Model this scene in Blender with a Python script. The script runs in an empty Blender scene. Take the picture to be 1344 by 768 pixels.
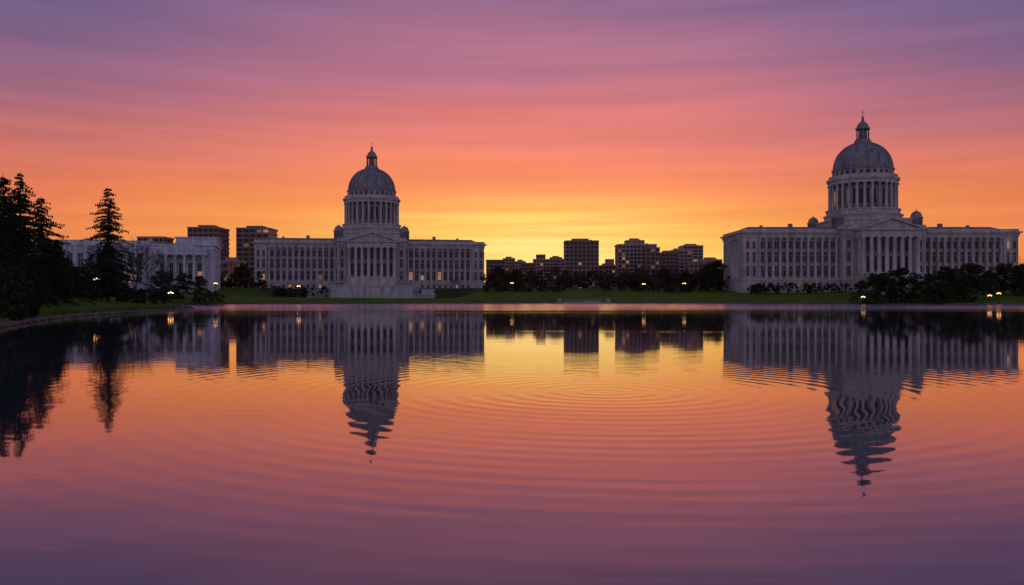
import bpy, math, random
import numpy as np
from mathutils import Vector, Matrix
random.seed(7); rng=np.random.default_rng(7)
F=1100.0; H0=2.5; YH=389.0
sc=bpy.context.scene
def PX(px,Y): return (px-672.0)*Y/F
def PZ(py,Y): return H0+(YH-py)*Y/F
def lin(r,g,b):
    f=lambda c:(c/255/12.92) if c/255<=0.04045 else ((c/255+0.055)/1.055)**2.4
    return (f(r),f(g),f(b),1)
# ---------------------------------------------------------------- materials
def newmat(name):
    m=bpy.data.materials.new(name); m.use_nodes=True
    nt=m.node_tree; b=nt.nodes['Principled BSDF']; return m,nt,b
def N(nt,t,**k):
    n=nt.nodes.new(t)
    for a,v in k.items(): setattr(n,a,v)
    return n
def ramp(nt,stops,interp='LINEAR'):
    r=N(nt,'ShaderNodeValToRGB'); cr=r.color_ramp; cr.interpolation=interp
    while len(cr.elements)<len(stops): cr.elements.new(0.5)
    for e,(p,c) in zip(cr.elements,stops): e.position=p; e.color=c
    return r
def noisy(name,c1,c2,scale,rough=0.8,bump=0.0,island=False,bscale=None,blocks=False,spec=0.3):
    m,nt,b=newmat(name)
    tc=N(nt,'ShaderNodeTexCoord'); n=N(nt,'ShaderNodeTexNoise'); n.inputs['Scale'].default_value=scale; n.inputs['Detail'].default_value=2 if island else 5
    nt.links.new(tc.outputs['Object'],n.inputs['Vector'])
    r=ramp(nt,[(0.35,(*c1,1)),(0.68,(*c2,1))]); nt.links.new(n.outputs['Fac'],r.inputs['Fac'])
    col=r.outputs['Color']
    if island:
        g=N(nt,'ShaderNodeNewGeometry'); mr=N(nt,'ShaderNodeMapRange'); mr.inputs[3].default_value=0.55; mr.inputs[4].default_value=1.5
        nt.links.new(g.outputs['Random Per Island'],mr.inputs[0])
        mx=N(nt,'ShaderNodeVectorMath',operation='SCALE'); nt.links.new(col,mx.inputs[0]); nt.links.new(mr.outputs[0],mx.inputs['Scale']); col=mx.outputs[0]
    if blocks:
        sx=N(nt,'ShaderNodeSeparateXYZ'); nt.links.new(tc.outputs['Object'],sx.inputs[0])
        a=N(nt,'ShaderNodeMath',operation='FRACT'); d=N(nt,'ShaderNodeMath',operation='DIVIDE'); d.inputs[1].default_value=0.75
        nt.links.new(sx.outputs['Z'],d.inputs[0]); nt.links.new(d.outputs[0],a.inputs[0])
        l=N(nt,'ShaderNodeMath',operation='LESS_THAN'); l.inputs[1].default_value=0.09; nt.links.new(a.outputs[0],l.inputs[0])
        mp=N(nt,'ShaderNodeMapping'); mp.inputs['Scale'].default_value=(1.3,1.3,0.12); nt.links.new(tc.outputs['Object'],mp.inputs[0])
        n2=N(nt,'ShaderNodeTexNoise'); n2.inputs['Scale'].default_value=0.6; n2.inputs['Detail'].default_value=5; nt.links.new(mp.outputs[0],n2.inputs['Vector'])
        mr=N(nt,'ShaderNodeMapRange'); mr.inputs[1].default_value=0.3; mr.inputs[2].default_value=0.7; mr.inputs[3].default_value=0.60; mr.inputs[4].default_value=1.10; nt.links.new(n2.outputs['Fac'],mr.inputs[0])
        s=N(nt,'ShaderNodeMath',operation='MULTIPLY'); s.inputs[1].default_value=-0.25; nt.links.new(l.outputs[0],s.inputs[0])
        ad=N(nt,'ShaderNodeMath',operation='ADD'); nt.links.new(s.outputs[0],ad.inputs[0]); nt.links.new(mr.outputs[0],ad.inputs[1])
        mx=N(nt,'ShaderNodeVectorMath',operation='SCALE'); nt.links.new(col,mx.inputs[0]); nt.links.new(ad.outputs[0],mx.inputs['Scale']); col=mx.outputs[0]
    nt.links.new(col,b.inputs['Base Color'])
    b.inputs['Roughness'].default_value=rough; b.inputs['Specular IOR Level'].default_value=spec
    if bump:
        n3=N(nt,'ShaderNodeTexNoise'); n3.inputs['Scale'].default_value=bscale or scale*4; nt.links.new(tc.outputs['Object'],n3.inputs['Vector'])
        bp=N(nt,'ShaderNodeBump'); bp.inputs['Strength'].default_value=bump; bp.inputs['Distance'].default_value=0.1
        nt.links.new(n3.outputs['Fac'],bp.inputs['Height']); nt.links.new(bp.outputs[0],b.inputs['Normal'])
    return m
def emis(name,col,st):
    m,nt,b=newmat(name); b.inputs['Base Color'].default_value=(0.05,0.04,0.03,1)
    b.inputs['Emission Color'].default_value=(*col,1); b.inputs['Emission Strength'].default_value=st
    m.cycles.emission_sampling='NONE'
    return m
M_stone=noisy('sandstone',(0.37,0.35,0.345),(0.48,0.46,0.45),0.25,0.85,0.0,blocks=True)
M_trim=noisy('trim_stone',(0.40,0.38,0.375),(0.52,0.50,0.49),0.3,0.8,blocks=True)
M_dome=noisy('dome_stone',(0.19,0.20,0.215),(0.29,0.295,0.31),0.3,0.7,blocks=True)
M_roof=noisy('roof_metal',(0.16,0.15,0.16),(0.22,0.20,0.21),0.3,0.6)
M_white=noisy('pale_stone',(0.46,0.48,0.54),(0.58,0.60,0.66),0.3,0.8,blocks=True)
M_glass,nt,b=newmat('dark_glass'); b.inputs['Base Color'].default_value=(0.012,0.013,0.02,1); b.inputs['Roughness'].default_value=0.15; b.inputs['Specular IOR Level'].default_value=0.2
M_lit=emis('lit_window',(1.0,0.46,0.15),0.36)
M_litdim=emis('lit_window_dim',(1.0,0.42,0.15),0.13)
M_lamp=emis('lamp_globe',(1.0,0.50,0.17),5.0)
M_haze_conc=noisy('hazed_tower_concrete',(0.20,0.13,0.115),(0.27,0.18,0.16),0.05,0.9)  # warm brown albedo paints sunset haze onto the distant buildings
M_haze_conc2=noisy('hazed_tower_panel',(0.27,0.19,0.165),(0.36,0.26,0.23),0.05,0.9)  # lighter variant, haze likewise put into the base colour
M_bark=noisy('bark',(0.03,0.022,0.017),(0.07,0.05,0.038),3,0.95,0.0)
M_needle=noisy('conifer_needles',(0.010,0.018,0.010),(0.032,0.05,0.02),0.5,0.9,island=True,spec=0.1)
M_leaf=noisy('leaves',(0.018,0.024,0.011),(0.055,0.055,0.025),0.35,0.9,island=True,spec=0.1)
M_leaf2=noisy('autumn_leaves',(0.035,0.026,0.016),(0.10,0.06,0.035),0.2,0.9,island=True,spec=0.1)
M_metal=noisy('lamp_iron',(0.02,0.02,0.02),(0.04,0.04,0.04),3,0.5)
M_rock=noisy('rock',(0.05,0.045,0.04),(0.14,0.13,0.12),1.2,0.9,0.6)
M_kerb=noisy('kerb_stone',(0.06,0.058,0.052),(0.17,0.155,0.14),0.9,0.85,0.4)
M_land=noisy('landing_stone',(0.22,0.20,0.18),(0.33,0.30,0.27),0.6,0.85,0.2)
# ---------------------------------------------------------------- mesh builder
class MB:
    def __init__(s): s.v=[];s.f=[];s.m=[];s.s=[]
    def quadface(s,pts,m=0):
        i=len(s.v); s.v+=pts; s.f.append(tuple(range(i,i+len(pts)))); s.m.append(m); s.s.append(False)
    def box(s,x0,x1,y0,y1,z0,z1,m=0):
        if x0>x1:x0,x1=x1,x0
        if y0>y1:y0,y1=y1,y0
        s.frus((x0,x1,y0,y1,z0),(x0,x1,y0,y1,z1),m)
    def frus(s,a,b,m=0):
        i=len(s.v)
        s.v+=[(a[0],a[2],a[4]),(a[1],a[2],a[4]),(a[1],a[3],a[4]),(a[0],a[3],a[4]),(b[0],b[2],b[4]),(b[1],b[2],b[4]),(b[1],b[3],b[4]),(b[0],b[3],b[4])]
        for q in [(0,3,2,1),(4,5,6,7),(0,1,5,4),(1,2,6,5),(2,3,7,6),(3,0,4,7)]:
            s.f.append(tuple(i+k for k in q)); s.m.append(m); s.s.append(False)
    def lathe(s,prof,n=32,cx=0,cy=0,m=0,smooth=True,capb=True,capt=True):
        i=len(s.v)
        for r,z in prof:
            for k in range(n):
                a=2*math.pi*k/n; s.v.append((cx+r*math.cos(a),cy+r*math.sin(a),z))
        for j in range(len(prof)-1):
            for k in range(n):
                k2=(k+1)%n
                s.f.append((i+j*n+k,i+j*n+k2,i+(j+1)*n+k2,i+(j+1)*n+k)); s.m.append(m); s.s.append(smooth)
        if capt: s.f.append(tuple(i+(len(prof)-1)*n+k for k in range(n))); s.m.append(m); s.s.append(False)
        if capb: s.f.append(tuple(i+n-1-k for k in range(n))); s.m.append(m); s.s.append(False)
    def cyl(s,cx,cy,z0,z1,r0,r1=None,n=12,m=0): s.lathe([(r0,z0),(r0 if r1 is None else r1,z1)],n,cx,cy,m)
    def column(s,cx,cy,z0,z1,r,m=0,n=12):
        s.box(cx-r*1.35,cx+r*1.35,cy-r*1.35,cy+r*1.35,z0,z0+r*0.5,m)
        s.lathe([(r*1.2,z0+r*.4),(r,z0+r*.9),(r*.86,z1-r*1.3),(r*1.15,z1-r*.6)],n,cx,cy,m)
        s.box(cx-r*1.3,cx+r*1.3,cy-r*1.3,cy+r*1.3,z1-r*.65,z1,m)
    def rbox(s,ang,r,w,d,z0,z1,m=0):
        c,sn=math.cos(ang),math.sin(ang); i=len(s.v)
        for z in (z0,z1):
            for (a,t) in [(r,-w/2),(r+d,-w/2),(r+d,w/2),(r,w/2)]:
                s.v.append((a*c-t*sn,a*sn+t*c,z))
        for q in [(0,3,2,1),(4,5,6,7),(0,1,5,4),(1,2,6,5),(2,3,7,6),(3,0,4,7)]:
            s.f.append(tuple(i+k for k in q)); s.m.append(m); s.s.append(False)
    def stick(s,p,q,r0,r1,n=5,m=0):
        p=Vector(p);q=Vector(q);d=(q-p)
        if d.length<1e-5:return
        d.normalize(); u=d.orthogonal().normalized(); w=d.cross(u); i=len(s.v)
        for c,r in((p,r0),(q,r1)):
            for k in range(n):
                a=2*math.pi*k/n; s.v.append(tuple(c+u*(r*math.cos(a))+w*(r*math.sin(a))))
        for k in range(n):
            s.f.append((i+k,i+(k+1)%n,i+n+(k+1)%n,i+n+k)); s.m.append(m); s.s.append(True)
    def mesh(s,name,mats):
        me=bpy.data.meshes.new(name); me.from_pydata(s.v,[],s.f)
        for a in mats: me.materials.append(a)
        me.polygons.foreach_set('material_index',s.m); me.polygons.foreach_set('use_smooth',s.s); me.update(); return me
    def obj(s,name,mats,parent=None,loc=None):
        o=bpy.data.objects.new(name,s.mesh(name,mats)); sc.collection.objects.link(o)
        if parent: o.parent=parent
        if loc: o.location=loc
        return o
def empty(name,loc,rz=0):
    e=bpy.data.objects.new(name,None); e.empty_display_size=1; sc.collection.objects.link(e); e.location=loc; e.rotation_euler=(0,0,rz); return e
# ---------------------------------------------------------------- lake shore
pts=[(-26,-120),(-30,20),(-37,55),(-41,68),(-50,89),(-56.5,115),(-59,140),(-61,158),(-70,176),(-84,198),(-92,225),(-92,252),(-82,272),(-55,284),(0,290),(55,291),(105,284),(140,268),(175,256),(230,250),(330,240),(360,100),(340,-120)]
def chaikin(p,k=2):
    for _ in range(k):
        q=[]
        for i in range(len(p)):
            a=np.array(p[i]);b=np.array(p[(i+1)%len(p)]); q+=[tuple(a*.75+b*.25),tuple(a*.25+b*.75)]
        p=q
    return p
shore=np.array(chaikin(pts))
def sdist(x,y):
    x=np.asarray(x,float);y=np.asarray(y,float); d=np.full(x.shape,1e18); ins=np.zeros(x.shape,bool); n=len(shore)
    for i in range(n):
        ax,ay=shore[i];bx,by=shore[(i+1)%n]; ex,ey=bx-ax,by-ay
        t=np.clip(((x-ax)*ex+(y-ay)*ey)/(ex*ex+ey*ey),0,1)
        d=np.minimum(d,(x-ax-t*ex)**2+(y-ay-t*ey)**2)
        if ay!=by:
            c=((ay>y)!=(by>y))&(x<(bx-ax)*(y-ay)/(by-ay)+ax); ins^=c
    d=np.sqrt(d); return np.where(ins,-d,d)
def sstep(a,b,x):
    t=np.clip((x-a)/(b-a),0,1); return t*t*(3-2*t)
def terrain(x,y,d=None):
    x=np.asarray(x,float);y=np.asarray(y,float)
    if d is None: d=sdist(x,y)
    land=0.26+0.108*np.minimum(d,18)+0.062*np.clip(d-18,0,65)
    land=land+0.12*np.sin(x*.11+1)*np.sin(y*.09)*sstep(4,20,d)
    cx=-60; w=(1-sstep(36,48,np.abs(x-cx)))*(1-sstep(366,392,y))*sstep(288,312,y)
    land=land*(1-w)+np.minimum(land,1.7)*w
    land=land+25*sstep(900,3000,y)
    water=np.maximum(-2.5,-0.15*(-d)-0.35)
    return np.where(d<0,np.where(d>-1.2,-0.35+ (d+1.2)/1.2*0.50,water),land)
def tz(x,y): return float(terrain(np.array([x]),np.array([y]))[0])
xs=np.concatenate([np.array([-6000,-3500,-2000,-1200,-800,-600,-450,-350]),np.arange(-300,-110,6),np.arange(-110,-20,1.5),np.arange(-20,230,3.5),np.arange(230,380,8),np.array([420,500,650,900,1300,2000,3500,6000])])
ys=np.concatenate([np.array([-3000,-1500,-700,-350,-200,-140,-110,-60,-20,10]),np.arange(30,245,2.0),np.arange(245,300,1.2),np.arange(300,380,3),np.arange(380,460,8),np.array([480,520,600,750,900,1100,1400,1800,2400,3200,4500,6500])])
GX,GY=np.meshgrid(xs,ys); SD=sdist(GX,GY); GZ=terrain(GX,GY,SD)
v=np.stack([GX.ravel(),GY.ravel(),GZ.ravel()],1); nx,ny=len(xs),len(ys)
ii,jj=np.meshgrid(np.arange(nx-1),np.arange(ny-1)); a=(jj*nx+ii).ravel()
fc=np.stack([a,a+1,a+1+nx,a+nx],1)
def fastmesh(name,v,f,mats,smooth=False,midx=None):
    me=bpy.data.meshes.new(name); me.vertices.add(len(v)); me.vertices.foreach_set('co',np.asarray(v,np.float32).ravel())
    k=f.shape[1]; me.loops.add(f.size); me.loops.foreach_set('vertex_index',f.ravel().astype(np.int32))
    me.polygons.add(len(f)); me.polygons.foreach_set('loop_start',np.arange(0,f.size,k,dtype=np.int32))
    for m in mats: me.materials.append(m)
    if midx is not None: me.polygons.foreach_set('material_index',midx)
    me.polygons.foreach_set('use_smooth',np.full(len(f),smooth)); me.update(calc_edges=True); me.validate(); return me
M_ground,nt,b=newmat('lawn_and_path')
tc=N(nt,'ShaderNodeTexCoord'); at=N(nt,'ShaderNodeAttribute',attribute_name='shore_d')
n1=N(nt,'ShaderNodeTexNoise'); n1.inputs['Scale'].default_value=0.12; n1.inputs['Detail'].default_value=8; n1.inputs['Roughness'].default_value=0.7; nt.links.new(tc.outputs['Object'],n1.inputs['Vector'])
n2=N(nt,'ShaderNodeTexNoise'); n2.inputs['Scale'].default_value=3.0; n2.inputs['Detail'].default_value=6; nt.links.new(tc.outputs['Object'],n2.inputs['Vector'])
gr=ramp(nt,[(0.3,(0.06,0.11,0.012,1)),(0.55,(0.12,0.20,0.018,1)),(0.75,(0.16,0.22,0.035,1))]); nt.links.new(n1.outputs['Fac'],gr.inputs['Fac'])
g2=ramp(nt,[(0.3,(0.45,0.45,0.45,1)),(0.7,(1.25,1.25,1.25,1))]); nt.links.new(n2.outputs['Fac'],g2.inputs['Fac'])
mu=N(nt,'ShaderNodeVectorMath',operation='MULTIPLY'); nt.links.new(gr.outputs[0],mu.inputs[0]); nt.links.new(g2.outputs[0],mu.inputs[1])
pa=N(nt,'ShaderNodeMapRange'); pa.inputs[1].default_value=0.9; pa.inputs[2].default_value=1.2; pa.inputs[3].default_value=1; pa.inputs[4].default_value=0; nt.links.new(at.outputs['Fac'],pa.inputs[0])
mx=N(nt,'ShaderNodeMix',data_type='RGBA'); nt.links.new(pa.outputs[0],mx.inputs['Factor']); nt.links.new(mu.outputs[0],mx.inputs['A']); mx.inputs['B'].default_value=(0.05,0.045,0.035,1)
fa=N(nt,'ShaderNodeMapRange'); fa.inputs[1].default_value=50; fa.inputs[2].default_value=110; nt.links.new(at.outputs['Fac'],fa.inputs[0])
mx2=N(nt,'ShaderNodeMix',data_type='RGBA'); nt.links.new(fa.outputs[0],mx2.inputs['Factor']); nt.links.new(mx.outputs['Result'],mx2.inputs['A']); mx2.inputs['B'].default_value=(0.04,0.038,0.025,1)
nt.links.new(mx2.outputs['Result'],b.inputs['Base Color']); b.inputs['Roughness'].default_value=0.95; b.inputs['Specular IOR Level'].default_value=0.05
bp=N(nt,'ShaderNodeBump'); bp.inputs['Strength'].default_value=0.7; bp.inputs['Distance'].default_value=0.25; nt.links.new(n2.outputs['Fac'],bp.inputs['Height']); nt.links.new(bp.outputs[0],b.inputs['Normal'])
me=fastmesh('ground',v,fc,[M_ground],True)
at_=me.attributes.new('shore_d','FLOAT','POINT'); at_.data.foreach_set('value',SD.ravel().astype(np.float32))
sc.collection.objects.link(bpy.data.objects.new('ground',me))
# stone edging along the lake
k=MB(); n=len(shore); nor=[]
for i in range(n):
    t=shore[(i+1)%n]-shore[i-1]; t=t/np.linalg.norm(t); nor.append(np.array([t[1],-t[0]]))
c0=shore.mean(0); sg=1 if np.dot(nor[10],c0-shore[10])>0 else -1
prof=[(-0.40,-0.6),(-0.40,0.36),(0.10,0.34),(0.28,-1.2)]
for i in range(n):
    j=(i+1)%n
    for a_,b_ in zip(prof[:-1],prof[1:]):
        P=lambda q,w:(float(shore[q][0]+nor[q][0]*sg*w[0]),float(shore[q][1]+nor[q][1]*sg*w[0]),w[1])
        k.quadface([P(i,a_),P(j,a_),P(j,b_),P(i,b_)])
k.obj('lake_edge_kerb',[M_kerb])
# rough grass tufts overhanging the near bank
P=[]
for i in range(n):
    a_=shore[i];b_=shore[(i+1)%n]
    if not(-100<a_[0]<-33 and 45<a_[1]<285): continue
    L=np.linalg.norm(b_-a_); m=int(L*26); t=rng.uniform(0,1,m)[:,None]; off=rng.uniform(.4,2.6,m)[:,None]**1.0
    pp=a_*(1-t)+b_*t-nor[i]*sg*off; zz=terrain(pp[:,0],pp[:,1])+rng.uniform(0,.14,m); P.append(np.column_stack([pp,zz]))
C=np.concatenate(P); h_=rng.uniform(.10,.34,len(C)); dx=rng.normal(size=(len(C),2))*.07
b0=C+np.array([-.05,0,-.1]); b1=C+np.array([.05,0,-.1]); tp=C+np.column_stack([dx,h_]); tq=tp+np.array([.015,0,0])
GV=np.stack([b0,b1,tq,tp],1).reshape(-1,3)
M_tuft=noisy('tuft_grass',(0.05,0.09,0.012),(0.13,0.19,0.03),0.6,0.9,island=True,spec=0.1)
sc.collection.objects.link(bpy.data.objects.new('bank_grass',fastmesh('bank_grass',GV,np.arange(len(GV)).reshape(-1,4),[M_tuft])))
# ---------------------------------------------------------------- water
M_water,nt,b=newmat('lake_water'); nt.nodes.remove(b); out=nt.nodes['Material Output']
tc=N(nt,'ShaderNodeTexCoord'); P=tc.outputs['Object']
def math_(op,a,b_=None,c_=None):
    m=N(nt,'ShaderNodeMath',operation=op)
    for i,q in enumerate((a,b_,c_)):
        if q is None: continue
        if isinstance(q,(int,float)): m.inputs[i].default_value=q
        else: nt.links.new(q,m.inputs[i])
    return m.outputs[0]
def noise_(sx,sy,scale,det=2,rough=.5,off=0):
    mp=N(nt,'ShaderNodeMapping'); mp.inputs['Scale'].default_value=(sx,sy,1); mp.inputs['Location'].default_value=(off,off,0); nt.links.new(P,mp.inputs[0])
    t=N(nt,'ShaderNodeTexNoise'); t.inputs['Scale'].default_value=scale; t.inputs['Detail'].default_value=det; t.inputs['Roughness'].default_value=rough; nt.links.new(mp.outputs[0],t.inputs['Vector']); return t.outputs['Fac']
wob=noise_(1,1,0.15,2)
def rings(cx,cy,lam,amp,inner,outer,w=1.0):
    d=N(nt,'ShaderNodeVectorMath',operation='DISTANCE'); nt.links.new(P,d.inputs[0]); d.inputs[1].default_value=(cx,cy,0); d=d.outputs['Value']
    ph=math_('ADD',math_('MULTIPLY',d,2*math.pi/lam),math_('MULTIPLY',wob,w*3))
    e=N(nt,'ShaderNodeMapRange',interpolation_type='SMOOTHSTEP'); e.inputs[1].default_value=inner; e.inputs[2].default_value=outer; e.inputs[3].default_value=1; e.inputs[4].default_value=0.0; nt.links.new(d,e.inputs[0])
    return math_('MULTIPLY',math_('MULTIPLY',math_('SINE',ph),amp),e.outputs[0])
h=rings(2.4,22,0.62,0.00085,6,21)
h=math_('ADD',h,rings(19,20,0.55,0.00045,3,14))
h=math_('ADD',h,rings(-9,27,0.7,0.00022,4,20))
h=math_('ADD',h,math_('MULTIPLY',noise_(0.35,1.2,1.3,3),0.0022))
patch=N(nt,'ShaderNodeMapRange'); patch.inputs[1].default_value=0.56; patch.inputs[2].default_value=0.68; nt.links.new(noise_(0.35,1,0.045,2,off=3.7),patch.inputs[0])
h=math_('ADD',h,math_('MULTIPLY',math_('MULTIPLY',noise_(0.5,1.3,2.2,3),patch.outputs[0]),0.008))
h=math_('ADD',h,math_('MULTIPLY',noise_(0.25,1,0.25,1),0.004))
bp=N(nt,'ShaderNodeBump'); bp.inputs['Strength'].default_value=1; bp.inputs['Distance'].default_value=1; nt.links.new(h,bp.inputs['Height'])
# a light breeze ruffles the far side of the lake
sy=N(nt,'ShaderNodeSeparateXYZ'); nt.links.new(P,sy.inputs[0])
far=math_('ADD',sy.outputs['Y'],math_('MULTIPLY',math_('SUBTRACT',noise_(0.3,1,0.03,4,.6,off=1.3),.5),150))
rr=N(nt,'ShaderNodeMapRange',interpolation_type='SMOOTHSTEP'); rr.inputs[1].default_value=95; rr.inputs[2].default_value=200; rr.inputs[3].default_value=0.03; rr.inputs[4].default_value=0.19; nt.links.new(far,rr.inputs[0])
gl=N(nt,'ShaderNodeBsdfGlossy'); nt.links.new(rr.outputs[0],gl.inputs['Roughness']); gl.inputs['Color'].default_value=(1,.93,.97,1); nt.links.new(bp.outputs[0],gl.inputs['Normal'])
df=N(nt,'ShaderNodeBsdfDiffuse'); df.inputs['Color'].default_value=(0.035,0.05,0.062,1)
fr=N(nt,'ShaderNodeFresnel'); fr.inputs['IOR'].default_value=1.33; nt.links.new(bp.outputs[0],fr.inputs['Normal'])
fac=math_('POWER',fr.outputs[0],0.62)
ms=N(nt,'ShaderNodeMixShader'); nt.links.new(fac,ms.inputs[0]); nt.links.new(df.outputs[0],ms.inputs[1]); nt.links.new(gl.outputs[0],ms.inputs[2]); nt.links.new(ms.outputs[0],out.inputs[0])
w=MB(); w.quadface([(-140,-130,0),(380,-130,0),(380,310,0),(-140,310,0)]); w.obj('lake_water',[M_water])
# ---------------------------------------------------------------- capitol building
def window(S,G,x,y,z0,z1,w,axis='y',sgn=-1,lit=0.0):
    r=random.random(); m=0 if r>lit else (1 if r<lit*0.5 else 2)
    f=0.16; d=0.28
    def bx(B,a0,a1,d0,d1,c0,c1,m=0):
        if axis=='y': B.box(a0,a1,y+sgn*d0,y+sgn*d1,c0,c1,m)
        else: B.box(x+sgn*d0,x+sgn*d1,a0,a1,c0,c1,m)
    c=x if axis=='y' else y
    if m and z1-z0>3:
        zs=z0+(z1-z0)*random.uniform(.45,.95)   # blind drawn part-way
        bx(G,c-w/2,c+w/2,-0.05,0.04,z0,zs,m); bx(G,c-w/2,c+w/2,-0.05,0.05,zs,z1,0)
    else: bx(G,c-w/2,c+w/2,-0.05,0.04,z0,z1,m)
    bx(S,c-w/2-f,c-w/2,-0.05,d,z0,z1); bx(S,c+w/2,c+w/2+f,-0.05,d,z0,z1)
    bx(S,c-w/2-f,c+w/2+f,-0.05,d+.02,z1,z1+f*1.4); bx(S,c-w/2-f*1.6,c+w/2+f*1.6,-0.05,d+.12,z0-f,z0)
    if w>0.9:
        bx(S,c-0.05,c+0.05,-0.03,0.09,z0,z1)
        if z1-z0>3: bx(S,c-w/2,c+w/2,-0.03,0.11,z0+(z1-z0)*.62,z0+(z1-z0)*.62+.14)
def capitol(name,loc,rz,stairs,lit):
    E=empty(name,loc,rz); W=MB();T=MB();G=MB();R=MB();D=MB();C=MB()
    for s in (-1,1):
        W.box(s*15,s*54.6,-17.8,14.8,-7,3.0)
        W.box(s*15,s*53,-15.8,13,2.9,19.6)
        for y0,y1 in((-17.1,-11.2),(8.2,14.1)):
            W.box(s*48.3,s*54,y0,y1,2.9,19.6)
        T.box(s*15,s*54.9,-18.05,15.05,2.75,3.25)
        T.box(s*15,s*54.2,-17.3,14.3,19.5,20.4); T.box(s*15,s*54.5,-17.6,14.6,20.4,21.3)
        T.box(s*15,s*55.2,-18.3,15.3,21.3,21.9); T.box(s*15.5,s*54.2,-17.3,-16.9,21.9,22.9); T.box(s*15.5,s*54.2,13.9,14.3,21.9,22.9); T.box(s*53.8,s*54.2,-16.9,13.9,21.9,22.9)
        xs0,xs1=sorted((s*15,s*53)); R.frus((xs0,xs1,-16.2,13.2,21.8),(xs0+(4 if s<0 else 0),xs1-(4 if s>0 else 0),-6,3,24.6))
        nb=11; sp=(47.6-17.2)/nb
        for i in range(nb+1):
            cx=s*(17.2+i*sp)
            C.column(cx,-16.45,3.25,19.5,0.6,n=10); T.box(cx-.6,cx+.6,12.9,14,3.1,19.5)
        for i in range(nb):
            cx=s*(17.2+(i+.5)*sp)
            for z0,z1,l in((4.3,8.4,lit),(9.8,14.0,lit*.25),(15.2,18.2,lit*.1)):
                window(T,G,cx,-15.8,z0,z1,1.45,lit=l); window(T,G,cx,13.0,z0,z1,1.35,sgn=1,lit=0)
            window(T,G,cx,-17.8,0.3,1.9,1.0,lit=lit*.6)
        for cx in(49.9,52.4):
            for z0,z1 in((4.3,8.2),(9.8,13.8),(15.2,18.0)): window(T,G,s*cx,-17.1,z0,z1,1.1,lit=lit*.3)
        for i in range(7):
            cy=-9.9+i*2.8
            if i<6:
                for z0,z1 in((4.3,8.2),(9.8,13.8),(15.2,18.0)): window(T,G,s*53,cy+1.4,z0,z1,1.2,axis='x',sgn=s,lit=0)
            C.column(s*53.6,cy,3.25,19.5,0.55,n=10)
        for cy in(-15.6,-13,10,12.5):
            for z0,z1 in((4.3,8.2),(9.8,13.8),(15.2,18.0)): window(T,G,s*54,cy,z0,z1,0.9,axis='x',sgn=s,lit=0)
        R.box(s*30,s*31.5,-3,-1.5,22,26.2); R.box(s*42,s*43,-2,-1,22,25.6)
    W.box(-16.2,16.2,-20,17,-7.02,21.6); T.box(-16.7,16.7,-20.5,17.5,2.7,3.3)
    T.box(-16.5,16.5,-20.3,17.3,20.2,22.4); T.box(-17.3,17.3,-21.1,18.1,22.4,23.1)
    T.box(-16.3,16.3,-20.1,17.1,23.1,24.3)
    for s in(-1,1):
        for z0,z1 in((4.5,8.3),(10,14),(15.3,18.2)): window(T,G,s*13.9,-20,z0,z1,1.3,lit=.1)
        T.box(s*11.9,s*12.5,-20.3,-19.9,3.3,20.2);T.box(s*15.4,s*16.1,-20.3,-19.9,3.3,20.2)
        window(T,G,s*16.2,-19.0,10,14,.8,axis='x',sgn=s)
    W.box(-12,12,-27,-19.9,-7.04,4.9); T.box(-12.3,12.3,-27.3,-19.9,4.9,5.3)
    for i in range(8): C.column(-10.4+i*20.8/7,-25.6,5.3,19.4,0.8,n=14)
    for s in(-1,1): C.column(s*10.4,-22.4,5.3,19.4,0.8,n=14)
    for i in range(7):
        cx=-10.4+(i+.5)*20.8/7
        window(T,G,cx,-20,5.9 if i in(1,3,5) else 7,12.0,1.6,lit=lit*2.0); window(T,G,cx,-20,14,17.5,1.4,lit=lit*.3)
    T.box(-11.4,11.4,-26.6,-19.9,19.4,21.7); T.box(-12.2,12.2,-27.4,-19.9,21.7,22.3)
    i0=len(W.v)
    W.v+=[(-11,-26.4,22.3),(11,-26.4,22.3),(0,-26.4,26.2),(-11,-12,22.3),(11,-12,22.3),(0,-12,26.2)]
    for q in[(0,1,2),(3,5,4),(0,2,5,3),(1,4,5,2)]: W.f.append(tuple(i0+a for a in q));W.m.append(0);W.s.append(False)
    for s in(-1,1):
        i0=len(T.v); a=(s*12.3,22.28);b2=(0,26.75);c2=(0,26.1);d2=(s*12.3,21.9)
        for y in(-27.5,-12): T.v+=[(a[0],y,a[1]+.15),(b2[0],y,b2[1]),(c2[0],y,c2[1]),(d2[0]*.93,y,22.3)]
        for q in[(0,1,2,3),(4,7,6,5),(0,4,5,1),(3,2,6,7),(0,3,7,4)]: T.f.append(tuple(i0+z for z in q));T.m.append(0);T.s.append(False)
    W.box(-15.2,15.2,-14.4,14.4,22,27); T.box(-15.7,15.7,-14.9,14.9,26.8,27.5)
    for sx in(-1,1):
        for sy in(-1,1):
            cx,cy=sx*15.6,sy*13.6
            D.lathe([(2.3,23.2),(2.3,27.3),(2.6,27.4),(2.6,27.8),(2.15,27.9),(2.0,28.9),(1.5,29.7),(.7,30.2),(.2,30.4),(.12,31.2)],16,cx,cy)
    W.lathe([(15.0,27.2),(15.0,29.0),(15.4,29.1),(15.4,29.5),(14.2,29.6),(14.2,31.2),(14.5,31.3),(14.5,31.8),(10,31.8)],64,smooth=False)
    W.lathe([(10.7,31.5),(10.7,43)],56)
    nc=28
    for i in range(nc):
        a=2*math.pi*(i+.5)/nc; C.column(12.9*math.cos(a),12.9*math.sin(a),31.8,42.2,0.58,n=10)
        a=2*math.pi*i/nc
        G.rbox(a,10.62,1.35,.16,33.8,40.0,0 if random.random()>.05 else 2)
        T.rbox(a,10.6,1.7,.35,40.0,40.4); T.rbox(a,10.6,1.7,.35,33.3,33.8)
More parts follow.
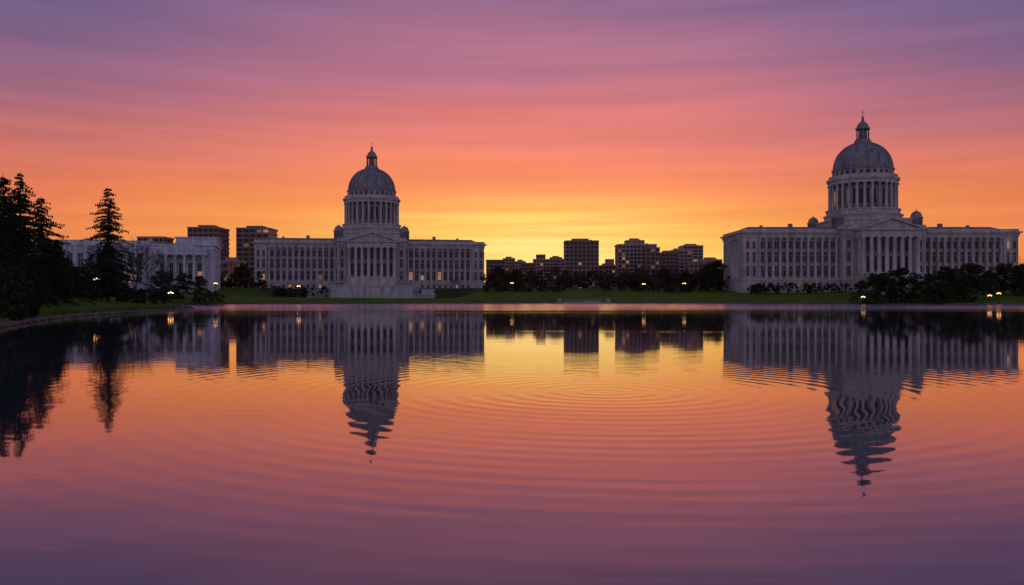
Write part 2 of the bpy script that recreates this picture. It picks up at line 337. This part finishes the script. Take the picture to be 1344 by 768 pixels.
    T.lathe([(10.6,42.2),(13.5,42.2),(13.5,43.3),(13.9,43.4),(14.2,44.1),(14.2,44.4),(13.4,44.5),(13.4,44.6),(11.5,44.6)],64,smooth=False)
    T.lathe([(13.3,44.5),(13.3,45.7),(13.0,45.7),(13.0,44.5)],64,smooth=False,capb=False,capt=False)
    D.lathe([(11.7,44.4),(11.7,48.0),(12.15,48.1),(12.15,48.6),(11.4,48.7)],56,smooth=False)
    for i in range(28):
        a=2*math.pi*i/28; G.rbox(a,11.6,.9,.14,45.8,47.3); T.rbox(2*math.pi*(i+.5)/28,11.6,.45,.3,44.6,48)
    prof=[]
    for j in range(17):
        t=j/16*math.radians(76); prof.append((11.45*math.cos(t)**0.95,48.65+11.3*math.sin(t)))
    D.lathe(prof,64)
    for i in range(28):
        a=2*math.pi*i/28; c_,s_=math.cos(a),math.sin(a)
        for (r0,z0),(r1,z1) in zip(prof[:-1],prof[1:]):
            i0=len(D.v)
            for r,z in((r0,z0),(r1,z1)):
                wd=.10+.16*r/11.4
                for dr,t in((-.1,-wd),(.22,-wd),(.22,wd),(-.1,wd)):
                    rr_=r+dr; zz=z+(0.12 if dr>0 else 0); D.v.append((rr_*c_-t*s_,rr_*s_+t*c_,zz))
            for q in[(0,1,5,4),(1,2,6,5),(2,3,7,6)]: D.f.append(tuple(i0+z for z in q));D.m.append(0);D.s.append(False)
    D.lathe([(3.4,59.2),(3.4,60.4),(3.0,60.5),(3.0,61.1),(1.5,61.1)],24,smooth=False)
    D.lathe([(1.45,61),(1.45,65.6)],16)
    for i in range(10):
        a=2*math.pi*i/10; D.cyl(2.35*math.cos(a),2.35*math.sin(a),61,65.3,.26,.22,n=8)
    D.lathe([(1.4,65.2),(2.8,65.2),(2.9,65.9),(2.4,66.0),(2.2,67.0),(1.5,68.0),(.75,68.6),(.45,69.6),(.6,69.9),(.62,70.3),(.3,70.7),(.14,71),(.1,73.4)],20)
    D.box(-.35,.35,-.06,.06,72.4,72.6)
    def flight(hw,y0,z0,y1,z1,ch=1.4):
        n_=max(3,int(round((z0-z1)/0.3)))
        for i in range(n_):
            ya=y0+(y1-y0)*i/n_; za=z0-(z0-z1)*(i+1)/n_
            T.box(-hw,hw,y1-.02*i,ya,-12-.01*i,za)
        W.frus((-hw-ch,-hw-.003,y1-.8,y0,-12),(-hw-ch,-hw-.003,y1-.8,y0,z1+1.0)); W.frus((hw+.003,hw+ch,y1-.8,y0,-12),(hw+.003,hw+ch,y1-.8,y0,z1+1.0))
        for s in(-1,1):
            W.box(s*(hw+.03),s*(hw+ch-.03),(y0+y1)/2,y0,z1,z0+.25)
    if stairs=='wide':
        flight(11,-27.3,4.9,-37,1.2)
        W.box(-20,20,-47,-20.5,-12,1.2); T.box(-20.4,20.4,-47.4,-37.2,0.75,1.25)
        for s in(-1,1): T.box(s*19.6,s*20.1,-47.2,-28,1.25,2.2)
        flight(17,-47.4,.75,-61,-4.2,2.2)
        W.box(-27,27,-60,-42,-12,-2.9); T.box(-27.4,27.4,-60.4,-41.6,-3.05,-2.6)
        for s in(-1,1):
            W.box(s*21.5,s*27,-54,-38,-12,-.9); T.box(s*21.3,s*27.3,-54.3,-37.8,-.9,-.5)
            W.box(s*19,s*21,-49.5,-47.6,-4,2.4); T.box(s*18.8,s*21.2,-49.7,-47.4,2.4,2.8)
    else:
        flight(9,-27.3,4.9,-39,-.2)
    W.obj('walls',[M_stone],E);T.obj('trim_and_cornices',[M_trim],E);C.obj('columns',[M_trim],E);G.obj('windows',[M_glass,M_lit,M_litdim],E);R.obj('roofs',[M_roof],E);D.obj('dome_and_lantern',[M_dome],E)
    return E
cd=417; cx=PX(488,cd)
capitol('domed_capitol_building',(cx,cd,6.1),math.atan2(-cx,cd)*1.0,'wide',0.17)
capitol('domed_capitol_building',(145,346.5,6.1),0,'narrow',0.05)
# ---------------------------------------------------------------- neoclassical hall on the left
def hall():
    E=empty('neoclassical_hall',(PX(238,305),305,5.6),math.radians(14)); W=MB();T=MB();G=MB();C=MB()
    W.box(-11,11,0,22,-6,14); T.box(-11.5,11.5,-.5,22.5,14,15.2); T.box(-12,12,-1,23,15.2,15.8)
    W.box(-9,9,-5,0.1,-6,2);
    for i in range(6):
        C.column(-8+i*3.2,-4,2,11.8,.6)
    for i in range(5): window(T,G,-6.4+i*3.2,0,3,9,1.5,lit=.25)
    T.box(-9.2,9.2,-5.2,0.1,11.8,13.3)
    i0=len(W.v); W.v+=[(-9.4,-5.3,13.3),(9.4,-5.3,13.3),(0,-5.3,16.6),(-9.4,4,13.3),(9.4,4,13.3),(0,4,16.6)]
    for q in[(0,1,2),(3,5,4),(0,2,5,3),(1,4,5,2),(0,3,4,1)]: W.f.append(tuple(i0+a for a in q));W.m.append(0);W.s.append(False)
    W.box(-3,11.5,8,24,15.7,18.6); T.box(-3.4,11.9,7.6,24.4,18.6,19.1)
    W.box(-48,-11,4,26,-6,15.2); T.box(-48.5,-11,3.5,26.5,15.2,16.4); T.box(-48,-11.2,4,26,16.4,17.2)
    for i in range(11):
        x=-46+i*3.3
        T.box(x-.5,x+.5,3.4,4.1,0,15.2)
        if i<10:
            for z0,z1 in((2,6),(8,12.5)): window(T,G,x+1.65,4,z0,z1,1.4,lit=.12)
    for i in range(6):
        T.box(10.9,11.5,1+i*4,1.9+i*4,0,14)
        if i<5:
            for z0,z1 in((2,6),(8,12)): window(T,G,11,3.5+i*4,z0,z1,1.3,axis='x',sgn=1,lit=.12)
    W.obj('walls',[M_white],E);T.obj('trim',[M_white],E);C.obj('columns',[M_white],E);G.obj('windows',[M_glass,M_lit,M_litdim],E)
hall()
# ---------------------------------------------------------------- city buildings
def city(name,px0,px1,ytop,Y,bay=3.4,st=3.4,lit=.08,depth=24,mat=0,band=True,pent=True):
    x0,x1=PX(px0,Y),PX(px1,Y); z1=PZ(ytop,Y); base=4.0; w=x1-x0
    E=empty(name,((x0+x1)/2,Y,base)); hgt=z1-base-(2.5 if pent else 0); B=MB();T=MB();G=MB()
    B.box(-w/2+.35,w/2-.35,.35,depth-.35,-10,hgt-.3)
    ns=max(2,int(hgt/st)); st=hgt/ns; nb=max(3,int(w/bay)); bw=w/nb; nd=max(2,int(depth/bay)); bd=depth/nd
    for i in range(ns+1): T.box(-w/2,w/2,0,depth,i*st-.6,i*st+(.75 if band else .1))
    for i in range(nb+1):
        x=-w/2+i*bw; xx=min(max(x,-w/2+.31),w/2-.31); T.box(xx-.33,xx+.33,-.03,.5,-8,hgt)
    for s in(-1,1):
        for i in range(1,nd): y=i*bd; T.box(s*(w/2+.03),s*(w/2-.5),y-.3,y+.3,-8,hgt)
    for j in range(ns):
        for i in range(nb):
            r=random.random(); m=1 if r<lit*.5 else 2 if r<lit else 0
            G.box(-w/2+i*bw+.6,-w/2+(i+1)*bw-.6,.28,.4,j*st+.8,(j+1)*st-.65,m)
        for s in(-1,1):
            for i in range(nd):
                r=random.random(); m=2 if r<lit else 0
                G.box(s*(w/2-.28),s*(w/2-.4),i*bd+.45,(i+1)*bd-.45,j*st+.6,(j+1)*st-.65,m)
    T.box(-w/2-.2,w/2+.2,-.2,depth+.2,hgt-.2,hgt+.9)
    if pent:
        B.box(-w*.28,w*.22,depth*.3,depth*.7,hgt,hgt+2.9); T.box(w*.25,w*.33,depth*.4,depth*.5,hgt,hgt+2)
    B.obj('core',[(M_haze_conc,M_haze_conc2)[mat]],E);T.obj('slabs_and_piers',[(M_haze_conc,M_haze_conc2)[mat]],E);G.obj('windows',[M_glass,M_lit,M_litdim],E)
city('office_tower',246,287,295,620,lit=.04)
city('office_tower',310,353,296,640,lit=.04,mat=0,bay=4.2)
city('office_tower',742,786,313,700,lit=.04,mat=0)
city('apartment_block',811,862,318,760,lit=.08,mat=1,band=False)
city('apartment_block',822,846,313,790,lit=.06,mat=1,depth=14)
city('apartment_block',848,866,322,720,lit=.06,mat=0,depth=14)
city('apartment_block',868,890,329,800,lit=.08,mat=0)
city('apartment_block',882,908,326,840,lit=.08,mat=1,band=False)
city('apartment_block',896,923,320,880,lit=.08,mat=1,bay=4.4)
for (a,b_,yt,Y,m) in [(638,662,342,820,0),(660,676,337,980,1),(676,690,341,960,1),(684,702,346,860,0),(700,744,341,900,1),(704,716,335,1000,0),(786,812,346,880,0),(862,880,338,900,1),(922,948,338,760,1),(905,950,343,700,0),(286,312,338,560,1),(275,300,345,520,0),(353,372,330,700,0),(180,215,312,600,1),(722,738,336,1100,1),(796,806,341,1000,1)]:
    city('office_building',a,b_,yt,Y,lit=.08,depth=18,mat=m,pent=random.random()<.5)
# ---------------------------------------------------------------- vegetation
def quads(c,size,flat=0.0,asp=1.0):
    n=len(c); u=rng.normal(size=(n,3)); u/=np.linalg.norm(u,axis=1)[:,None]
    t=rng.normal(size=(n,3)); t[:,2]*=(1-flat); w=np.cross(u,t); w/=np.linalg.norm(w,axis=1)[:,None]+1e-9
    s=(np.asarray(size)*rng.uniform(.6,1.3,n))[:,None]
    u=u*s*asp; w=w*s*.6
    V=np.stack([c-u,c-w*.9,c+u,c+w],1).reshape(-1,3); return V
def leafmesh(name,wood,C,V,mats):
    me_w=np.array(wood.v).reshape(-1,3); nW=len(me_w)
    vv=np.concatenate([me_w,V]); nf=len(V)//4
    q=np.arange(nf*4).reshape(-1,4)+nW
    wf=np.array([f for f in wood.f if len(f)==4]).reshape(-1,4).astype(int)
    f=np.concatenate([wf,q]); mi=np.concatenate([np.zeros(len(wf),np.int32),np.ones(nf,np.int32)]).astype(np.int32)
    return fastmesh(name,vv,f,mats,False,mi)
def conifer(H,R,seed):
    random.seed(seed); w=MB(); C=[];S=[]
    w.stick((0,0,-.5),(0.1,0,H*.55),H*.017,H*.010,8); w.stick((.1,0,H*.55),(0,0,H),H*.010,.02,6)
    z=H*.06; lobes=[random.uniform(.75,1.15) for _ in range(9)]
    while z<H*.985:
        t=z/H; nb=random.randint(6,9) if t<.85 else 4
        base=R*(1-t)**.75*(0.55+.45*min(1,t/.12)); a0=random.uniform(0,6.28); wz=random.uniform(.78,1.14)
        for b in range(nb):
            a=a0+6.28*b/nb+random.uniform(-.35,.35); L=base*random.uniform(.5,1.15)*lobes[int(a/6.2832*9)%9]*wz+.15
            if random.random()<.07: continue
            up=random.uniform(-.05,.28)*(1 if t<.6 else 1.7); last=Vector((0,0,z)); k=max(3,int(L/.28))
            for j in range(1,k+1):
                s=j/k; p=Vector((math.cos(a)*L*s,math.sin(a)*L*s,z+L*(up*s-.42*s*s+.10*s**4)))
                if j%2==0 or j==k: w.stick(last,p,.05*(1-s)+.012,.05*(1-s)+.008,3); last=p
                wd=.24*(1-abs(s-.45))*min(L,2.6)
                for q in range(6):
                    o=random.uniform(-wd,wd); C.append((p.x-math.sin(a)*o,p.y+math.cos(a)*o,p.z-abs(o)*.25-random.uniform(0,.24))); S.append(.165)
        z+=random.uniform(.28,.56)*(H/19)**.5
    C=np.array(C); return leafmesh('conifer',w,C,quads(C,np.array(S)*.95,0,1.3),[M_bark,M_needle])
def branch(w,p,d,L,r,depth,tips,n=5):
    q=p+d*L; w.stick(p,q,r,r*.68,n if r>.04 else 3)
    if depth==0: tips.append(q); return
    if depth<=2: tips.append(q)
    for _ in range(random.choice((2,3,3)) if depth>1 else 3):
        nd=(d+Vector((random.gauss(0,.48),random.gauss(0,.48),random.gauss(.08,.3)))).normalized()
        branch(w,q,nd,L*random.uniform(.62,.85),r*.62,depth-1,tips,n)
def bare(H,seed,leafy=.0,mat=None):
    random.seed(seed); w=MB(); tips=[]; w.stick((0,0,-.5),(0,0,H*.25),H*.02,H*.015,8)
    for i in range(4):
        a=6.28*i/4+random.random(); branch(w,Vector((0,0,H*(.2+.03*i))),Vector((math.cos(a)*.45,math.sin(a)*.45,1)).normalized(),H*.2,H*.011,5,tips,5)
    T=np.array([tuple(t) for t in tips]); C=T+rng.normal(size=T.shape)*.25
    k=max(1,int(len(C)*leafy)); C=C[rng.permutation(len(C))[:k]]
    return leafmesh('bare_tree',w,C,quads(C,.12),[M_bark,M_leaf2])
def round_tree(H,seed,mat,dens=1.0,ls=.30,wide=.42,low=.18,ncl=46):
    random.seed(seed); r_=np.random.default_rng(seed); w=MB(); w.stick((0,0,-.5),(.1,.1,H*.4),H*.024,H*.016,8)
    cl=[]
    for i in range(ncl):
        a=r_.uniform(0,6.28); u=r_.uniform(0,1)**.6; zz=r_.uniform(low,.95); env=math.sin(math.pi*min(1,max(0.0,(zz-low+.22)/(1.2-low))))**.6*(1+.18*math.sin(2*a+seed))
        p=Vector((math.cos(a)*u*H*wide*env,math.sin(a)*u*H*wide*env,H*zz)); cl.append((p,r_.uniform(.06,.13)*H))
        st=Vector((.05,.05,H*min(.4,zz*.6))); mid=(st+p)/2+Vector((0,0,-.03*H)); w.stick(st,mid,H*.008,H*.005,4); w.stick(mid,p,H*.005,.02,4)
    P=[]
    for p,r in cl:
        n=int(100*dens); q=r_.normal(size=(n,3)); q/=np.linalg.norm(q,axis=1)[:,None]; q*=(r*r_.uniform(.3,1.2,n)**.5)[:,None]; q[:,2]*=.75
        P.append(q+np.array(p))
    C=np.concatenate(P); return leafmesh('tree',w,C,quads(C,ls),[M_bark,mat])
def place(name,me,x,y,s=1,rot=None,z=None,sz=None):
    o=bpy.data.objects.new(name,me); sc.collection.objects.link(o); o.location=(x,y,(tz(x,y) if z is None else z)-.05); o.scale=(s,s,sz or s); o.rotation_euler=(0,0,random.uniform(0,6.28) if rot is None else rot); return o
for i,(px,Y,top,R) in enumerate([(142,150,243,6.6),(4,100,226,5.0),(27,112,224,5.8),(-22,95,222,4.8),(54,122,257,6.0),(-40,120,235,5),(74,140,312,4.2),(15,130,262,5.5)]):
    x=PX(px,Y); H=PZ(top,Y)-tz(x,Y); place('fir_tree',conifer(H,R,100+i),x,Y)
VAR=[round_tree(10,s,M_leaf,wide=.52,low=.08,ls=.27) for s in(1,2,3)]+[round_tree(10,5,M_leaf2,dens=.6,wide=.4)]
SHR=[round_tree(4,s,M_leaf,ls=.14,wide=.62,low=.05,dens=1.8) for s in(21,22)]
def rt(px,Y,top,v,name='broadleaf_tree',ws=1.0):
    x=PX(px,Y); H=PZ(top,Y)-tz(x,Y); return place(name,VAR[v],x,Y,H/9.9*ws,sz=H/9.9)
for a in [(1150,272,358,0,1.2),(1168,276,362,2,1.2),(1183,276,352,1,1.2),(1216,268,358,2,1.3),(1240,272,349,0,1.2),(1258,274,353,2,1.2),(1274,270,346,1,1.25),(1298,290,355,2,1.1),(1318,292,345,0,1.1),(1343,280,347,1,1.1),(1368,280,340,2,1.1),(320,345,343,2,.85),(655,352,349,0,1),(676,360,354,1,1),(925,345,348,2,1),(900,350,355,0,1),(872,362,352,1,1),(940,352,343,1,1),(212,262,352,2,1),(98,200,350,1,1),(262,300,362,1,1.2),(240,290,358,0,1.2),(70,190,345,0,1)]:
    rt(a[0],a[1],a[2],a[3],ws=a[4]*.95)
random.seed(11)
bt=[bare(12,s,.25) for s in(31,32,33)]
for px,Y,top,v in [(178,195,303,0),(200,215,322,1),(165,220,325,2),(222,240,345,1),(840,360,342,0),(815,370,350,1),(780,365,352,2),(700,372,350,0),(860,375,345,2),(600,372,360,1),(725,380,346,1),(930,372,338,0),(1338,300,332,2),(270,330,350,0)]:
    x=PX(px,Y); H=PZ(top,Y)-tz(x,Y); place('bare_tree',bt[v],x,Y,H/12.5)
for px,Y,s in [(6,74,1.0),(22,82,1.1),(30,92,.7),(-10,80,1.3),(14,95,1.5),(40,112,.8),(90,165,1.3),(118,175,1.1),(40,130,1.2),(185,190,.9),(205,196,.8),(165,186,.9)]:
    x=PX(px,Y); place('shrub',SHR[int(px)%2],x,Y,s)
def mass(name,bands,mat,ls,seed):
    r_=np.random.default_rng(seed); P=[]; w=MB()
    for (px0,px1,Y0,Y1,t0,t1,n) in bands:
        for _ in range(n):
            px=r_.uniform(px0,px1); Y=r_.uniform(Y0,Y1); x=PX(px,Y); g=tz(x,Y); top=PZ(r_.uniform(t0,t1),Y); h=max(2.5,top-g)
            w.stick((x,Y,g-1),(x,Y,g+h*.5),.25,.15,4)
            for k in range(r_.integers(6,10)):
                c=np.array([x+r_.normal()*h*.2,Y+r_.normal()*h*.2,g+h*r_.uniform(.2,.9)]); m=60
                q=r_.normal(size=(m,3)); q/=np.linalg.norm(q,axis=1)[:,None]; q*=(h*r_.uniform(.08,.17)*r_.uniform(.4,1.1,m))[:,None]; P.append(q+c)
    C=np.concatenate(P); me=leafmesh(name,w,C,quads(C,ls),[M_bark,mat]); sc.collection.objects.link(bpy.data.objects.new(name,me))
mass('distant_tree_line',[(636,950,380,440,351,372,75),(150,345,350,430,352,372,50),(575,640,440,470,362,372,8),(-150,160,230,330,335,365,45),(1335,1550,330,420,330,360,30),(560,960,480,560,349,360,60)],M_leaf2,.42,5)
mass('evergreen_hedge',[(636,745,338,346,374,379,34),(790,945,336,350,373,380,44),(280,430,348,360,374,379,34),(170,290,225,260,375,384,26),(985,1130,318,324,370,377,34),(1195,1340,312,322,366,376,26),(-60,120,150,185,372,384,28)],M_leaf,.22,6)
# ---------------------------------------------------------------- street lamps
def lampmesh():
    w=MB(); w.lathe([(.28,-.3),(.28,.25),(.16,.35),(.11,.9),(.07,3.6),(.12,3.7),(.12,3.8)],10)
    w.stick((-.5,0,3.7),(.5,0,3.7),.035,.035,6)
    for x in(-.5,.5): w.lathe([(.06,3.6),(.1,3.75),(.06,3.85)],8,x,0)
    g=MB()
    for x,z in((-.5,3.98),(.5,3.98),(0,4.15)):
        pr=[(.16*math.sin(math.pi*j/8)+.01,z-.16*math.cos(math.pi*j/8)) for j in range(9)]; g.lathe(pr,12,x,0)
    w.lathe([(.05,3.8),(.05,4.0)],8)
    return w.mesh('lamp_post',[M_metal]),g.mesh('lamp_globes',[M_lamp])
LM=lampmesh()
def lamp(px,Y,s=1):
    x=PX(px,Y); E=empty('street_lamp',(x,Y,tz(x,Y))); E.scale=(s,s,s)
    for nme,m in zip(('post','globes'),LM):
        o=bpy.data.objects.new(nme,m); sc.collection.objects.link(o); o.parent=E
for px,Y in [(127,168),(224,207),(283,290),(392,297),(672,334),(845,326),(898,330),(1133,270),(1299,259),(1311,262)]:
    lamp(px,Y)
# ---------------------------------------------------------------- shore rocks, landing
def rocks():
    E=MB(); random.seed(3)
    for i in range(260):
        idx=random.randrange(len(shore)); t=random.random()
        x,y=shore[idx]*(1-t)+shore[(idx+1)%len(shore)]*t
        if not(-95<x<-56 and 140<y<280): continue
        x+=random.uniform(-1.5,1.8);y+=random.uniform(-1.5,1.5); r=random.uniform(.3,.9)
        prof=[(r*.7,-.4),(r*1.0,.1*r),(r*.85,.4*r),(r*.4,.65*r)]
        i0=len(E.v); E.lathe(prof,8,x,y,smooth=False)
        for q in range(i0,len(E.v)):
            v_=E.v[q]; E.v[q]=(v_[0]+random.uniform(-.2,.2)*r,v_[1]+random.uniform(-.2,.2)*r,v_[2]+random.uniform(-.1,.1)*r)
    E.obj('shore_rocks',[M_rock])
rocks()
E=empty('stone_landing',(PX(765,288),288,0)); w=MB()
w.box(-9,9,-4,8,-1,.55); w.box(-6,6,-1,8,.5,.95); w.box(-3,3,-5.5,-4.003,-1,.35); w.box(-3,3,-6.6,-5.503,-1,.15)
for i in range(9): w.box(-8.6+i*2.1,-8.45+i*2.1,-3.8,-3.65,.55,1.35)
w.box(-8.7,8.6,-3.85,-3.6,1.35,1.45)
for s in(-1,1): w.box(s*7.6,s*8.9,-4.1,-2.8,.5,1.6); w.box(s*7.4,s*9.1,-4.3,-2.6,1.6,1.8)
w.obj('platform_and_balustrade',[M_land],E)
# ---------------------------------------------------------------- world sky
W=bpy.data.worlds.new('World'); sc.world=W; W.use_nodes=True; nt=W.node_tree
W.cycles.sampling_method='MANUAL'; W.cycles.sample_map_resolution=256
for n_ in list(nt.nodes): nt.nodes.remove(n_)
out=N(nt,'ShaderNodeOutputWorld'); bg=N(nt,'ShaderNodeBackground'); tc=N(nt,'ShaderNodeTexCoord')
sep=N(nt,'ShaderNodeSeparateXYZ'); nt.links.new(tc.outputs['Generated'],sep.inputs[0])
P=tc.outputs['Generated']
def vnoise(sc_,scale,det,rough=.55,off=0,dist=0):
    mp=N(nt,'ShaderNodeMapping'); mp.inputs['Scale'].default_value=sc_; mp.inputs['Location'].default_value=(off,off*.7,off*.3); mp.inputs['Rotation'].default_value=(0,math.radians(5),0); nt.links.new(P,mp.inputs[0])
    t=N(nt,'ShaderNodeTexNoise'); t.inputs['Scale'].default_value=scale; t.inputs['Detail'].default_value=det; t.inputs['Roughness'].default_value=rough; t.inputs['Distortion'].default_value=dist; nt.links.new(mp.outputs[0],t.inputs['Vector']); return t.outputs['Fac']
n1=vnoise((1,1,5),1.3,2,off=2.3); n2=vnoise((1,1,11),2.2,4,.5,off=5.1)
z=math_('ADD',sep.outputs['Z'],math_('MULTIPLY',math_('SUBTRACT',n1,.5),.10))
z=math_('ADD',z,math_('MULTIPLY',math_('SUBTRACT',n2,.5),.032))
sunR=ramp(nt,[(0.0,lin(248,165,84)),(.045,lin(255,184,84)),(.085,lin(255,170,82)),(.115,lin(254,150,84)),(.16,lin(244,134,102)),(.21,lin(222,122,120)),(.27,lin(182,114,138)),(.335,lin(130,100,142)),(.5,lin(84,80,122)),(1,lin(60,62,105))])
sideR=ramp(nt,[(0.0,lin(220,136,98)),(.05,lin(238,138,80)),(.10,lin(232,124,84)),(.15,lin(204,112,104)),(.20,lin(160,102,124)),(.25,lin(126,95,134)),(.30,lin(102,91,136)),(.5,lin(76,76,120)),(1,lin(60,62,105))])
backR=ramp(nt,[(0.0,lin(186,172,192)),(.15,lin(208,184,204)),(.35,lin(180,168,206)),(.6,lin(106,106,150)),(1,lin(70,72,118))])
for r in(sunR,sideR,backR): nt.links.new(z,r.inputs['Fac'])
hl=math_('SQRT',math_('ADD',math_('MULTIPLY',sep.outputs['X'],sep.outputs['X']),math_('ADD',math_('MULTIPLY',sep.outputs['Y'],sep.outputs['Y']),1e-5)))
sa=math.radians(2.5)
dt=math_('DIVIDE',math_('ADD',math_('MULTIPLY',sep.outputs['X'],math.sin(sa)),math_('MULTIPLY',sep.outputs['Y'],math.cos(sa))),hl)
ang=math_('ARCCOSINE',math_('MINIMUM',dt,0.99999))
def mrange(v,a,b,c,d):
    m=N(nt,'ShaderNodeMapRange',interpolation_type='SMOOTHSTEP'); nt.links.new(v,m.inputs[0])
    for i,q in zip((1,2,3,4),(a,b,c,d)): m.inputs[i].default_value=q
    return m.outputs[0]
f1=mrange(ang,math.radians(4),math.radians(36),0,1); f2=mrange(ang,math.radians(50),math.radians(100),0,1)
def mixc(f,a,b_):
    m=N(nt,'ShaderNodeMix',data_type='RGBA'); nt.links.new(f,m.inputs['Factor']); nt.links.new(a,m.inputs['A'])
    if isinstance(b_,tuple): m.inputs['B'].default_value=b_
    else: nt.links.new(b_,m.inputs['B'])
    return m.outputs['Result']
col=mixc(f2,mixc(f1,sunR.outputs[0],sideR.outputs[0]),backR.outputs[0])
# golden glow where the sun has gone down, broken by thin cloud bars
n3=vnoise((1,1,24),2.0,5,.55,off=9.2,dist=.3)
gx=math_('DIVIDE',ang,math.radians(22)); gz=math_('DIVIDE',math_('SUBTRACT',sep.outputs['Z'],.060),.080)
gd=math_('SQRT',math_('ADD',math_('MULTIPLY',gx,gx),math_('MULTIPLY',gz,gz)))
gf=math_('MULTIPLY',mrange(gd,0.0,1.0,1,0),mrange(n3,.36,.60,.45,1.0))
col=mixc(gf,col,lin(255,226,120))
g2x=math_('DIVIDE',ang,math.radians(10)); g2z=math_('DIVIDE',math_('SUBTRACT',sep.outputs['Z'],.058),.038)
g2d=math_('SQRT',math_('ADD',math_('MULTIPLY',g2x,g2x),math_('MULTIPLY',g2z,g2z)))
col=mixc(math_('MULTIPLY',math_('MULTIPLY',mrange(g2d,0.0,1.0,1,0),mrange(n3,.40,.58,.25,1.0)),.75),col,(1.15,.88,.36,1))
cl=mrange(n3,.34,.68,.93,1.06)
vm=N(nt,'ShaderNodeVectorMath',operation='SCALE'); nt.links.new(col,vm.inputs[0]); nt.links.new(cl,vm.inputs['Scale'])
sky=N(nt,'ShaderNodeTexSky',sky_type='NISHITA'); sky.sun_disc=False; sky.sun_elevation=math.radians(1.5); sky.sun_rotation=sa; sky.dust_density=2
sk=N(nt,'ShaderNodeVectorMath',operation='SCALE'); nt.links.new(sky.outputs[0],sk.inputs[0]); sk.inputs['Scale'].default_value=0.005
ad=N(nt,'ShaderNodeVectorMath',operation='ADD'); nt.links.new(vm.outputs[0],ad.inputs[0]); nt.links.new(sk.outputs[0],ad.inputs[1])
nt.links.new(ad.outputs[0],bg.inputs[0]); bg.inputs[1].default_value=1.0; nt.links.new(bg.outputs[0],out.inputs[0])
# sun just at the horizon, behind the city
L=bpy.data.lights.new('sun','SUN'); L.energy=0.08; L.angle=math.radians(1); L.color=(1,.55,.25)
so=bpy.data.objects.new('sun',L); sc.collection.objects.link(so); so.rotation_euler=(math.radians(-89.3),0,-math.radians(4.7)); so.location=(0,50,100)
# ---------------------------------------------------------------- camera
cam=bpy.data.cameras.new('camera'); co=bpy.data.objects.new('camera',cam); sc.collection.objects.link(co)
co.location=(0,0,H0); co.rotation_euler=(math.radians(90),0,0); cam.sensor_width=36; cam.lens=F/1344*36; cam.shift_y=(YH-384)/1344; cam.clip_end=12000; cam.clip_start=.1
sc.camera=co
sc.view_settings.view_transform='Standard'; sc.view_settings.look='None'; sc.view_settings.exposure=0; sc.view_settings.gamma=1
